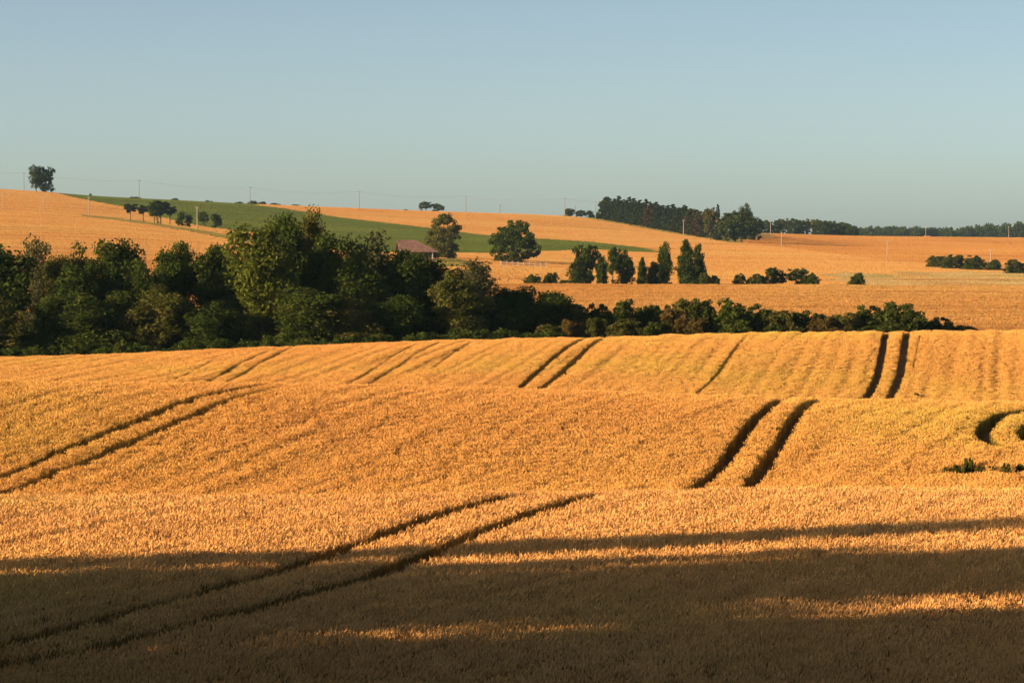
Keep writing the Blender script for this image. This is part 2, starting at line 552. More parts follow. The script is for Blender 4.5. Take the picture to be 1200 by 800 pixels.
NEAR, MIDF, FARF = (40, 88), (111, 144), (208, 259)
def run_on(p, a=0., b=0.):
    p = list(p)
    if a:
        v = np.array(p[0]) - np.array(p[1]); v /= np.linalg.norm(v); p.insert(0, tuple(np.array(p[0]) + v * a))
    if b:
        v = np.array(p[-1]) - np.array(p[-2]); v /= np.linalg.norm(v); p.append(tuple(np.array(p[-1]) + v * b))
    return p
TR_NEAR = [
    (run_on(track([(575, 586), (520, 599), (450, 622), (380, 646), (330, 665), (250, 690), (160, 715), (60, 742), (0, 757)], *NEAR), 3, 12), .31),
    (run_on(track([(668, 586), (600, 606), (540, 630), (490, 650), (440, 672), (380, 690), (300, 712), (200, 737), (100, 762), (0, 780)], *NEAR), 3, 12), .31)]
TR_MID = [
    (run_on(track([(283, 454), (267, 457), (233, 464), (200, 475), (167, 489), (133, 502), (100, 515), (67, 527), (33, 545), (0, 557.6)], *MIDF), 8, 8), .29),
    (run_on(track([(311, 456), (295, 460), (267, 467), (233, 482), (200, 496), (167, 511), (133, 525), (100, 539), (67, 550), (33, 567), (0, 577)], *MIDF), 8, 8), .33),
    (run_on(track([(912, 469), (903, 475), (880, 497), (860, 523), (833, 557), (812, 571)], *MIDF), 8, 6), .33),
    (run_on(track([(953, 470), (940, 477), (928, 493), (910, 523), (890, 553), (873, 571)], *MIDF), 8, 6), .33),
    (run_on(track([(1230, 477), (1197, 480), (1173, 484), (1157, 495), (1150, 506), (1156, 516), (1168, 522)], *MIDF), 0, 0), .42),
    (run_on(track([(1230, 490), (1203, 497), (1198, 505), (1200, 514)], *MIDF), 0, 0), .32)]
TR_FAR = [
    (run_on(track([(677, 399), (647, 420), (627, 438), (607, 455)], *FARF), 9, 9), .30),
    (run_on(track([(700, 399), (680, 415), (653, 440), (633, 456)], *FARF), 9, 9), .30),
    (run_on(track([(1037, 392), (1033, 417), (1027, 443), (1015, 465)], *FARF), 9, 9), .36),
    (run_on(track([(1062, 392), (1058, 417), (1055, 437), (1042, 465)], *FARF), 9, 9), .38),
    (run_on(track([(313, 412), (277, 428), (240, 448)], *FARF), 7, 8), .22),
    (run_on(track([(337, 409), (300, 428), (263, 448)], *FARF), 7, 8), .24),
    (run_on(track([(257, 418), (197, 448)], *FARF), 0, 6), .12),
    (run_on(track([(480, 406), (407, 450)], *FARF), 5, 6), .15),
    (run_on(track([(507, 404), (430, 450)], *FARF), 5, 6), .17),
    (run_on(track([(547, 403), (503, 433)], *FARF), 4, 0), .13),
    (run_on(track([(873, 395), (843, 435), (815, 462)], *FARF), 5, 0), .13),
    (run_on(track([(1078, 394), (1070, 430)], *FARF), 0, 0), .08)]

DRILL = np.array([.36, .93]); DRILL /= np.linalg.norm(DRILL)
def field(name, d0, d1, sp, rad, protos, mats, tracks, seed, label, rows=(.05, .5, 14), skip=None, lift=0.0, thin=0.0, drill=DRILL):
    X, Y, rng = points(d0, d1, -130, 1330, sp, seed)
    keep = np.ones(len(X), bool)
    size = np.ones(len(X))
    for poly, hw in tracks:            # tufts get narrower towards a track so that its edge stays clean
        gap = seg_dist(X, Y, poly) - hw - .04 * (vnoise(X * .8, Y * .8, 7) - .5)
        keep &= gap > .2 * rad
        size = np.minimum(size, np.clip(gap / (.75 * rad), .3, 1))
    u = X * drill[0] + Y * drill[1]; v = -X * drill[1] + Y * drill[0]
    n1 = vnoise(v / rows[1], u / rows[2], 3); n2 = vnoise(X / 2.2, Y / 2.2, 5); n3 = vnoise(X / 9., Y / 9., 9)
    dz = rows[0] * (n1 - .5) * 2 + .05 * (n2 - .5) + .10 * (n3 - .5)
    if thin: keep &= ~((n1 < thin) & (rng.random(len(X)) < .8))
    if skip is not None: keep &= ~skip(X, Y)
    X, Y, dz, size = X[keep], Y[keep], dz[keep], size[keep]
    P = np.stack([X, Y, zc(X, Y) + lift + dz], -1)
    n = len(X)
    rot = np.stack([rng.normal(0, .05, n) + .22 * (vnoise(X / 1.7, Y / 1.7, 21) - .5), rng.normal(0, .05, n) + .22 * (vnoise(X / 1.7, Y / 1.7, 22) - .5), rng.uniform(-.8, .8, n)], -1)
    s = rng.uniform(.92, 1.08, n) * size
    scl = np.stack([s, s, np.ones(n)], -1)
    return crop(name, protos, mats, P, rot, scl, label, "wheat")

near_p = [tuft(10 + i, 44, .22, .82, .10, .012, .0042) for i in range(6)]
mid_p = [tuft(30 + i, 62, .30, .82, .095, .0125, .0055) for i in range(6)]
far_p = [tuft(50 + i, 80, .85, .85, .18, .032, .014, 0) for i in range(5)]

def weedy(X, Y):
    c, s = 600 + F * X / Y, zc(X, Y) / Y
    px, py = to_px(c, s)
    a = ((px - 1132) / 34) ** 2 + ((py - 551) / 8) ** 2
    b = ((px - 1185) / 24) ** 2 + ((py - 552) / 6) ** 2
    return np.minimum(a, b) + (vnoise(X * 2.5, Y * .9, 4) - .5) * 1.6 < .7

field("wheat_field", 36, 97, .30, .22, near_p, [EAR, STALK], TR_NEAR, 1,
      "ripe golden wheat in the nearest field, half of it in long evening shadow", (.05, .45, 10))
field("wheat_field", 103, 160, .36, .30, mid_p, [EAR_MID, STALK_MID], TR_MID, 2,
      "golden wheat with greenish stems on the middle slope with wide dark wheel tracks", (.06, .55, 12), weedy)
field("wheat_field", 203, 268, .40, .30, mid_p, [EAR_MID, STALK_MID], TR_FAR, 3,
      "golden wheat on the striped slope just in front of the tree belt", (.085, .48, 26), None, 0, .07, np.array([.17, .985]))
hed = curve([(560, 410), (600, 398), (1090, 386), (1170, 384), (1250, 384)], 2)
TR4 = [(track([(880, 342.5), (1000, 347), (1100, 352), (1230, 357.5)], 330, 480), .5), (track([(880, 345), (1000, 349.5), (1100, 354.5), (1230, 360.5)], 330, 480), .4),
       (track([(900, 354), (1000, 360), (1100, 366), (1230, 371)], 330, 480), .45), (track([(640, 340), (800, 341), (960, 338), (1230, 341)], 330, 480), .3)]
field("wheat_field", 326, 492, 1.0, .85, far_p, [EAR_FAR, STALK_FAR], TR4, 4,
      "pale golden wheat on the flat-topped slope behind the hedgerow", (.10, 1.2, 60), None, 0, 0, np.array([.99, .12]))

# -- far hillside: which crop grows where, as boundaries seen in the photo
def ln(pts):
    p = np.array(pts, float)
    return lambda x: np.interp(x, p[:, 0], p[:, 1])
G_TOP = ln([(290, 0), (300, 240.5), (330, 244), (400, 255), (500, 266.5), (560, 274.5), (625, 279), (690, 283), (760, 291), (778, 296)])
G_BOT = ln([(62, 226), (80, 230.5), (100, 234.5), (125, 239.5), (145, 243), (205, 260), (240, 266), (295, 272.5), (330, 285), (400, 295), (540, 296), (565, 296.5), (640, 294), (690, 292), (740, 295), (777, 296)])
TRACK = ln([(90, 252), (130, 256.5), (165, 261), (195, 265.5), (230, 271.5), (280, 281), (330, 290)])
V_BOT = ln([(660, 253), (680, 255), (700, 258), (740, 265), (770, 271), (800, 276), (830, 280.5), (850, 284), (870, 285)])
DK = ln([(840, 284), (870, 285.5), (900, 288), (960, 295.5), (1010, 302), (1040, 305), (1090, 309), (1200, 306)])

def far_region(X, Y):
    c = 600 + F * X / Y
    px, py = to_px(c, zc(X, Y) / Y)
    r = np.full(X.shape, 'w')
    r[(px > 62) & (px < 777) & (py < G_BOT(px)) & ((py > G_TOP(px)) | (px < 296)) & (Y < 1530)] = 'g'
    wob = (vnoise(X / 6, Y / 18, 2) - .5) * 1.0
    r[(px > 90) & (px < 330) & (np.abs(py + wob - TRACK(px)) < 1.3 + (px - 90) / 240 * 1.6)] = 'v'
    r[(px > 672) & (py < V_BOT(px)) & (px < 868)] = 'v'
    r[(px > 868) & (py < DK(px)) & ~((px < 905) & (py < 277))] = 'd'
    nn = vnoise(X / 26., Y / 60., 6)
    n2 = vnoise(X / 9., Y / 22., 8) * .5 + nn * .5
    ed = np.clip((px - 955) / 90, 0, 1) * np.clip((py - 315.5) / 4, 0, 1)
    scr = (ed > .02) & (py < 336) & (n2 < .28 + .36 * ed)
    scr |= (px > 868) & (px < 905) & (py < 277)
    r[scr] = 's'
    r[(Y > 556) & (Y < 800) & (((px - 514) / 34) ** 2 + ((py - 307) / 6) ** 2 + (nn - .5) * 1.2 < 1)] = 'v'
    return r, px, py

def blades(seed, n, rad, h, w):
    """a patch of upright crop for the far hillside: blades and heads as crossing slips"""
    rng = np.random.default_rng(seed)
    r = rad * np.sqrt(rng.random(n)); t = rng.random(n) * 2 * math.pi
    b = np.stack([r * np.cos(t), r * np.sin(t), np.full(n, -h)], -1)
    tp = b + np.stack([rng.normal(0, .12 * h, n), rng.normal(0, .12 * h, n), h * rng.uniform(.85, 1.1, n)], -1)
    a = rng.random(n) * math.pi
    d = np.stack([np.cos(a), np.sin(a), np.zeros(n)], -1) * w
    mb = MB()
    mb.quads(np.stack([b - d, b + d, tp + d * .6, tp - d * .6], 1))
    return mb
blade_p = [blades(70 + i, 430, 2.4, .75, .055) for i in range(5)]
low_p = [blades(80 + i, 380, 2.4, .75, .065) for i in range(5)]
XF, YF, rng_f = points(556, 1720, -130, 1330, 2.35, 11)
REG, PXF, PYF = far_region(XF, YF)
REG[(REG == 'w') & (YF > 1640)] = 'x'
FN = vnoise(XF / 14., YF / 5., 12)
for code, nm, cat, mat, hs, label in (
        ('w', "wheat_field", "wheat", EAR_FAR, 1.0, "golden wheat covering the far hillside up to the skyline"),
        ('d', "wheat_field", "wheat", EAR_DARK, .9, "deeper orange wheat in front of the far right-hand woods"),
        ('g', "green_crop", "green crop", CLOVER, .8, "band of green crop running across the far hillside between golden fields"),
        ('v', "verge_grass", "grass", VERGE, .7, "olive dry grass on the hillside track and along the plantation edge"),
        ('s', "rough_grass", "grass", SCRUB, .8, "patchy brown and pale rough grass below the far right bushes")):
    k = REG == code
    n = int(k.sum())
    dz = (FN[k] - .5) * .05
    P = np.stack([XF[k], YF[k], zc(XF[k], YF[k]) + dz - (1 - hs) * .3], -1)
    rot = np.stack([np.zeros(n), np.zeros(n), rng_f.uniform(0, 6.28, n)], -1)
    crop(nm, blade_p if code != 'g' else low_p, [mat], P, rot, np.stack([np.ones(n), np.ones(n), np.full(n, hs)], -1), label, cat)
# the plain beyond, at the right
Xp, Yp, rng_p = points(1720, 2420, 820, 1330, 5.0, 12)
n = len(Xp)
crop("wheat_field", blade_p, [EAR_DARK], np.stack([Xp, Yp, zc(Xp, Yp) + .3], -1), np.stack([np.zeros(n), np.zeros(n), rng_p.uniform(0, 6.28, n)], -1),
     np.tile([2.2, 2.2, 1.3], (n, 1)), "thin strip of reddish wheat running up to the hazy far wood", "wheat")

# ------------------------------------------------------------------ trees
def leaf_quads(rng, C, spread, n, size, up=.3, flat=1.0, asp=1.0):
    """n leaf-sized quads round each clump centre C"""
    m = len(C)
    p = rng.normal(0, 1, (m, n, 3))
    p /= np.linalg.norm(p, axis=-1, keepdims=True)
    p *= rng.random((m, n, 1)) ** .45
    sp = np.asarray(spread).reshape(-1, 1, 1)
    A = np.array([1 / asp, 1 / asp, 1])
    off = p * sp * np.array([1, 1, flat]) * A
    c = (C[:, None, :] + off).reshape(-1, 3)
    nn = rng.normal(0, 1, (m * n, 3)) * .8 + p.reshape(-1, 3) * .7 + np.array([0, 0, up])
    nn /= np.linalg.norm(nn, axis=-1, keepdims=True)
    r = rng.normal(0, 1, (m * n, 3))
    a = np.cross(nn, r); a /= np.linalg.norm(a, axis=-1, keepdims=True)
    b = np.cross(nn, a)
    s = (size * rng.uniform(.6, 1.4, (m * n, 1)))
    a, b = a * s * A, b * s * .62 * A
    return np.stack([c - a, c - b * .9 + a * .1, c + a, c + b], 1)

def tree_mesh(seed, kind, leaf, nc=70, nl=90, ls=.02, asp=1.0):
    """crown and trunk of one tree, height 1, crown about 1 wide at scale 1 (x, y); returns (crown mesh, trunk mesh)"""
    rng = np.random.default_rng(seed)
    cr, tr = MB(), MB()
    bark = BARK
    if kind in ('broad', 'airy', 'shrub', 'dome', 'oval'):
        lo = {'broad': .13 if asp < .8 else .05, 'airy': .2, 'shrub': 0.02, 'dome': 0, 'oval': 0}[kind]
        C = []
        if kind == 'shrub':
            k3 = rng.uniform(0, 6.28, 3)
            while len(C) < nc:
                a, z = rng.random() * 6.28, rng.random() ** 1.2 * .9
                rr = .46 * math.sqrt(1 - z * z) * (.8 + .2 * math.sin(2 * a + k3[0]) + .14 * math.sin(5 * a + k3[1] + 4 * z)) * rng.uniform(.35, 1.0)
                C.append((rr * math.cos(a), rr * math.sin(a), z * (.88 + .12 * math.sin(3 * a + k3[2]))))
            C = np.array(C)
        elif kind in ('dome', 'oval'):
            k3 = rng.uniform(0, 6.28, 4)
            mid = .42 if kind == 'dome' else .52
            while len(C) < nc:
                a, z = rng.random() * 6.28, rng.uniform(.04, .95)
                e = (z - mid) / (.97 - mid) if z > mid else (mid - z) / (mid + .06)
                rr = .46 * math.sqrt(max(0, 1 - e * e)) * (.86 + .12 * math.sin(2 * a + k3[0] + 5 * z) + .12 * math.sin(4 * a + k3[1] - 7 * z)) * rng.uniform(.4, 1) ** .6
                C.append((rr * math.cos(a), rr * math.sin(a), z * (.95 + .05 * math.sin(3 * a + k3[2]))))
            C = np.array(C)
        else:
            lobes = []
            for t in range(9):
                a, r = rng.random() * 6.28, rng.uniform(.12, .27)
                lobes.append((r * math.cos(a), r * math.sin(a), rng.uniform(.2, .78), rng.uniform(.16, .25)))
            lobes += [(rng.normal(0, .05), rng.normal(0, .05), .74, .20), (rng.normal(0, .1), rng.normal(0, .1), .6, .26)]
            while len(C) < nc:
                x, y, z, r = lobes[rng.integers(len(lobes))]
                d = rng.normal(0, 1, 3); d /= np.linalg.norm(d)
                q = np.array([x, y, z]) + d * r * rng.uniform(.5, 1.0) * np.array([1.0, 1.0, .9])
                if lo < q[2] < .94 and math.hypot(q[0], q[1]) < .47 * math.sqrt(max(0, 1 - (max(0, q[2] - .5) / .5) ** 2.2)):
                    C.append(q)
            C = np.array(C)
        nn = nl if kind != 'airy' else nl // 2
        cr.quads(leaf_quads(rng, C, rng.uniform(.05, .105, len(C)), nn, ls, .3, .8, asp))
        h = .75 if kind != 'shrub' else .4
        if kind != 'shrub':
            tr.tube([(0, 0, -.03), (.005, .01, .15), (-.01, .0, .4), (.01, .01, h)], [.030, .022, .014, .004], 7)
        for k in range(9 if kind != 'shrub' else 5):
            e = C[rng.integers(len(C))]
            b0 = np.array([0, 0, rng.uniform(.14, .5) if kind != 'shrub' else 0.0])
            mid = (b0 + e) / 2 + np.array([0, 0, .03])
            tr.tube([b0, mid, e], [.011, .007, .002], 5, 0, False)
    elif kind == 'column':
        C = []
        stems = [(rng.normal(0, .16), rng.normal(0, .16), rng.uniform(.72, .93)) for _ in range(4)] + [(0, 0, .96)]
        while len(C) < nc:
            x, y, t = stems[rng.integers(len(stems))]
            z = rng.uniform(.03, t)
            w = .24 * min(1, (t - z) * 3.2 + .08) * min(1, z * 5 + .45)
            a = rng.random() * 6.28
            C.append((x + w * math.cos(a) * rng.uniform(.5, 1), y + w * math.sin(a) * rng.uniform(.5, 1), z))
        C = np.array(C)
        cr.quads(leaf_quads(rng, C, rng.uniform(.05, .09, len(C)), nl, ls, .2, 1.2, asp))
        for x, y, t in stems:
            tr.tube([(x * .2, y * .2, -.03), (x * .8, y * .8, t * .4), (x, y, t * .95)], [.02, .012, .002], 6)
    elif kind == 'conifer':
        C = []
        lean = rng.normal(0, .02, 2)
        for lv in np.linspace(.06, .97, 26):
            w = .5 * (1 - lv) ** .5 * rng.uniform(.6, 1.1)
            for k in range(max(2, int(9 * (1 - lv)) + 1)):
                a = rng.random() * 6.28
                for f in (.45, .9):
                    C.append((w * f * math.cos(a) + lean[0] * lv, w * f * math.sin(a) + lean[1] * lv, lv - w * f * .12))
        C = np.array(C)
        cr.quads(leaf_quads(rng, C, .04 + .05 * (1 - C[:, 2]), max(6, nl // 4), ls, .3, .45, asp))
        tr.tube([(0, 0, -.03), (lean[0] * .5, lean[1] * .5, .5), (lean[0], lean[1], .99)], [.022, .013, .002], 6)
    elif kind == 'umbrella':
        C = []
        for px_, pz, r in ((0, .86, .34), (-.22, .70, .24), (.24, .74, .22), (.05, .6, .2)):
            for _ in range(max(4, nc // 4)):
                a, q = rng.random() * 6.28, r * math.sqrt(rng.random())
                C.append((px_ + q * math.cos(a), q * math.sin(a), pz + rng.normal(0, .035)))
        C = np.array(C)
        cr.quads(leaf_quads(rng, C, rng.uniform(.06, .1, len(C)), nl, ls, .3, .5, asp))
        tr.tube([(0, 0, -.03), (.015, 0, .3), (-.01, .01, .6), (0, 0, .85)], [.028, .022, .016, .006], 7)
        for e in ((-.22, 0, .7), (.24, 0, .73), (.05, .1, .6)):
            tr.tube([(0, 0, .42), (e[0] * .6, e[1], (e[2] + .42) / 2), e], [.012, .009, .003], 5, 0, False)
    elif kind == 'bare':
        bark = BARK_PALE
        ends = []
        def grow(p, d, L, r, dep):
            q = p + d * L
            tr.tube([p, (p + q) / 2 + rng.normal(0, .01, 3), q], [r, r * .8, r * .55], 5, 0, False)
            ends.append(q)
            if dep:
                for _ in range(3):
                    dd = d + rng.normal(0, .45, 3) + np.array([0, 0, .15]); dd /= np.linalg.norm(dd)
                    grow(q, dd, L * rng.uniform(.5, .72), r * .5, dep - 1)
        grow(np.array([0, 0, -.03]), np.array([0, 0, 1.]), .52, .022, 4)
        z = max(e[2] for e in ends)
        tr.v = [v / z for v in tr.v]
        E = np.array(ends)[1:] / z
        E = E[E[:, 2] < .82]
        pick = E[rng.random(len(E)) < .4]
        cr.quads(leaf_quads(rng, pick, np.full(len(pick), .05), nl // 6, ls, .2, 1))
    return cr.mesh("crown", [leaf]), tr.mesh("trunk", [bark])

PROTO = {}
def proto(key, seed, kind, leaf, *a):
    PROTO.setdefault(key, []).append(tree_mesh(seed, kind, leaf, *a))
for s in (101, 102, 103, 104, 141, 142): proto('broad', s, 'broad', LEAF, 200, 130, .0122, .55)
for s in (105, 106): proto('bright', s, 'broad', LEAF_BRIGHT, 200, 130, .0122, .55)
for s in (107, 108): proto('olive', s, 'broad', LEAF_OLIVE, 180, 120, .0122, .55)
for s in (109, 110): proto('grey', s, 'airy', LEAF_GREY, 130, 150, .011, .45)
for s in (111,): proto('rust', s, 'airy', LEAF_RUST, 70, 100, .012, .35)
for s in (112, 113): proto('bare', s, 'bare', LEAF_OLIVE, 0, 90, .010, .4)
for s in (114, 115, 116): proto('shrub', s, 'shrub', LEAF_HEDGE, 210, 95, .021)
for s in (117, 118): proto('olive_shrub', s, 'shrub', LEAF_OLIVE, 210, 95, .021)
for s in (119,): proto('rust_shrub', s, 'shrub', LEAF_RUST, 210, 95, .021)
for s in (120, 121): proto('bright_shrub', s, 'shrub', LEAF_BRIGHT, 210, 95, .021)
for s in (122, 123, 124): proto('column', s, 'column', LEAF, 110, 70, .020, .5)
for s in (125, 126, 127): proto('conifer', s, 'conifer', NEEDLE, 0, 60, .030, .75)
for s in (128,): proto('brown_conifer', s, 'conifer', NEEDLE_BROWN, 0, 60, .030, .75)
for s in (129, 130): proto('umbrella', s, 'umbrella', NEEDLE, 44, 60, .03, .8)
for s in (131, 132, 133): proto('far_broad', s, 'broad', LEAF, 100, 50, .027)
for s in (134,): proto('far_olive', s, 'broad', LEAF_OLIVE, 100, 50, .027)
for s in (135,): proto('pale', s, 'oval', LEAF_OLIVE, 170, 80, .018, .75)
proto('open', 137, 'airy', LEAF, 90, 130, .018, .8)
proto('dome', 138, 'dome', LEAF, 150, 60, .024, 1.1)
proto('dome', 136, 'dome', LEAF, 200, 80, .018, 1.1)

NAMES = {'column': 'poplar_tree', 'conifer': 'conifer_tree', 'brown_conifer': 'conifer_tree', 'umbrella': 'pine_tree', 'shrub': 'shrub',
         'olive_shrub': 'shrub', 'rust_shrub': 'shrub', 'bright_shrub': 'shrub', 'bare': 'bare_tree'}
KINDW = {k: 'shrub' if 'shrub' in k else 'broad' for k in ('broad', 'bright', 'olive', 'grey', 'far_broad', 'far_olive', 'open', 'shrub', 'olive_shrub', 'rust_shrub', 'bright_shrub')}
_cnt = {}
R_T = random.Random(5)
def plant(key, px, ytop, wpx, D, label, group=None, depth=1.0, sink=0.1, wide=1.0):
    """stand a tree at distance D in the photo's column px, tall enough to reach row ytop, wpx wide"""
    c, s = ray(px, ytop)
    X, Y = float((c - 600) / F * D), float(D)
    z0 = float(zg(X, Y)) - sink
    h = float(s * D) - z0
    h *= {'broad': 1.06, 'shrub': 1.06}.get(KINDW.get(key, ''), 1.0)
    w = wpx * D / F
    k = _cnt.get(key, 0); _cnt[key] = k + 1
    cm, tm = PROTO[key][k % len(PROTO[key])]
    nm = NAMES.get(key, 'tree')
    o = link(nm, None)
    o.empty_display_size = .2
    o.location = (X, Y, z0)
    o.rotation_euler = (0, 0, R_T.uniform(0, 6.28))
    wf = {'shrub': 1.55, 'broad': 1.18}.get(KINDW.get(key, ''), 1.1) * wide
    o.scale = (w * wf, w * wf * depth, h)
    tag(o, label, 'shrub' if 'shrub' in nm else 'tree', group)
    link("crown", cm, o)
    link("trunk", tm, o)
    return o

BELT = "trees in the dark belt behind the wheat"
for a in (
    ('broad', -30, 281, 74, 293, "dark tree cut off by the photo's left edge, leftmost of the belt"),
    ('broad', 8, 284, 72, 289, "dense round dark tree at the left end of the belt, beside the feathery one"),
    ('grey', 48, 274, 40, 301, "slim feathery pale tree sticking up out of the belt's left end"),
    ('olive', 84, 286, 50, 300, "olive airy tree between the slim feathery tree and the tall dark crown"),
    ('broad', 132, 278, 56, 296, "tall dark crown with a twiggy tip, left part of the belt"),
    ('broad', 100, 305, 62, 288, "leafy green tree in front of the olive airy tree"),
    ('broad', 166, 303, 52, 289, "rounded dark tree below the bare branching dead top"),
    ('bare', 169, 271, 34, 302, "dead tree with bare forked twigs against the golden hill"),
    ('broad', 193, 288, 46, 294, "dark tree right beside the dead bare-topped tree"),
    ('bright', 204, 274, 34, 299, "thin-topped green tree between the dead tree and the half-bare one"),
    ('bare', 226, 276, 34, 303, "half-bare thin tree with upright dry shoots, left of the rounded gap"),
    ('broad', 254, 287, 56, 294, "rounded dark tree just left of the bright yellow-green tree"),
    ('broad', 274, 300, 48, 299, "dark tree tucked behind the left side of the yellow-green tree"),
    ('bright', 309, 263, 68, 286, "tall yellow-green tree lit by the low sun, brightest of the belt"),
    ('broad', 335, 247, 50, 297, "tallest dark tree of the belt, just behind the yellow-green one"),
    ('olive', 358, 250, 44, 300, "olive topped tall tree right of the belt's tallest tree"),
    ('rust', 377, 248, 27, 307, "thin reddish airy tree rising above the belt's middle"),
    ('broad', 391, 274, 64, 291, "broad dark tree below the thin reddish airy one"),
    ('grey', 432, 256, 60, 299, "large grey-green feathery tree left of the barn"),
    ('broad', 416, 300, 62, 288, "dark tree in front of the grey-green feathery tree"),
    ('broad', 468, 286, 52, 295, "dark round tree covering the barn's left end"),
    ('broad', 488, 297, 54, 291, "low dark tree directly below the barn"),
    ('broad', 514, 303, 64, 294, "wide low dark tree right of and below the barn"),
    ('grey', 558, 301, 58, 292, "bushy grey-green tree left of the white fence"),
    ('olive', 538, 318, 60, 285, "olive tree with sunlit clumps in front of the bushy grey-green tree"),
    ('olive', 6, 350, 60, 282, "small olive tree low at the photo's left edge"),
    ('broad', 62, 345, 56, 284, "lower dark tree in front of the slim feathery tree"),
    ('broad', 124, 342, 76, 283, "low spreading green tree below the tall twiggy crown"),
    ('olive', 182, 335, 56, 283, "low olive tree in front of the dead bare-topped tree"),
    ('broad', 248, 352, 64, 282, "low dark tree left of the foot of the yellow-green tree"),
    ('broad', 352, 332, 74, 282, "broad low dark tree at the right foot of the yellow-green tree"),
    ('olive', 408, 352, 66, 281, "low olive tree at the belt's centre, near the wheat edge"),
    ('broad', 472, 346, 66, 284, "low dark tree under the barn, near the wheat edge"),
    ('broad', 606, 334, 56, 297, "blackish rounded tree where the belt steps down to the hedgerow"),
    ('broad', 646, 340, 60, 292, "dark green bush-like tree at the hedgerow's left end"),
    ('broad', 578, 352, 60, 286, "dark low tree below the bushy grey-green tree"),
): plant(*a, BELT, wide=1.3)

HEDGE = "shrubs in the hedgerow behind the wheat"
for a in (
    ('olive_shrub', 674, 353, 48, 291, "olive shrub next to the dark end of the hedgerow"),
    ('rust_shrub', 668, 372, 34, 281, "low rusty shrub in front of the hedgerow's left end"),
    ('shrub', 700, 355, 40, 293, "dark shrub above the pair of wheel tracks reaching the hedgerow"),
    ('olive_shrub', 700, 370, 30, 281, "small olive shrub where the pair of wheel tracks meets the hedgerow"),
    ('shrub', 728, 351, 46, 292, "dark green dense shrub, left half of the hedgerow's first hump"),
    ('shrub', 754, 352, 40, 295, "dark green shrub, right half of the hedgerow's first hump"),
    ('olive_shrub', 735, 371, 44, 280, "low olive shrub in front of the hedgerow's first hump"),
    ('shrub', 775, 357, 40, 294, "lower dark shrub in the dip before the tall olive shrub"),
    ('rust_shrub', 790, 358, 44, 286, "reddish brown shrub at the left foot of the tall olive shrub"),
    ('olive_shrub', 803, 347, 44, 291, "tall olive shrub, highest point of the hedgerow's middle"),
    ('shrub', 826, 350, 38, 290, "dark shrub between the tall olive shrub and the bright green one"),
    ('rust_shrub', 818, 370, 36, 281, "low brownish shrub below the dark hedgerow middle"),
    ('bright_shrub', 858, 349, 58, 288, "bright green rounded shrub lit by the sun in the hedgerow"),
    ('shrub', 862, 371, 54, 281, "dark low shrub under the bright green rounded shrub"),
    ('shrub', 890, 356, 44, 292, "green shrub sloping down right of the bright rounded one"),
    ('olive_shrub', 915, 361, 50, 288, "low olive shrub in the hedgerow's thin stretch"),
    ('shrub', 934, 364, 42, 290, "small grey-green shrub in the hedgerow's thin stretch"),
    ('shrub', 955, 363, 34, 291, "small blackish shrub standing up in the hedgerow's thin stretch"),
    ('rust_shrub', 970, 368, 42, 283, "yellowish low shrub right of the small blackish shrub"),
    ('olive_shrub', 992, 364, 44, 288, "olive shrub just left of the big dark pair"),
    ('shrub', 1016, 357, 50, 290, "left bush of the big dark pair above the straight wheel tracks"),
    ('shrub', 1050, 354, 60, 289, "largest dark bush at the hedgerow's right end"),
    ('shrub', 1074, 361, 42, 291, "dark bush sloping down to the hedgerow's right tip"),
    ('bare', 1094, 367, 18, 292, "twiggy reddish sapling on the hedgerow's right tip"),
    ('shrub', 1100, 371, 38, 290, "last low dark shrub before the grassy end of the hedgerow"),
    ('olive_shrub', 1130, 379.5, 44, 290, "very low grassy shrub trailing off the hedgerow's right tip"),
    ('olive_shrub', 645, 378, 44, 281, "low olive shrub at the foot of the dark bush-like tree"),
    ('shrub', 770, 376, 40, 280, "low green shrub at the wheat edge before the tall olive shrub"),
    ('shrub', 905, 378, 40, 281, "low dark shrub at the wheat edge in the thin stretch"),
    ('shrub', 1035, 376, 56, 281, "low dark bush at the top of the straight wheel tracks"),
): plant(*a, HEDGE)

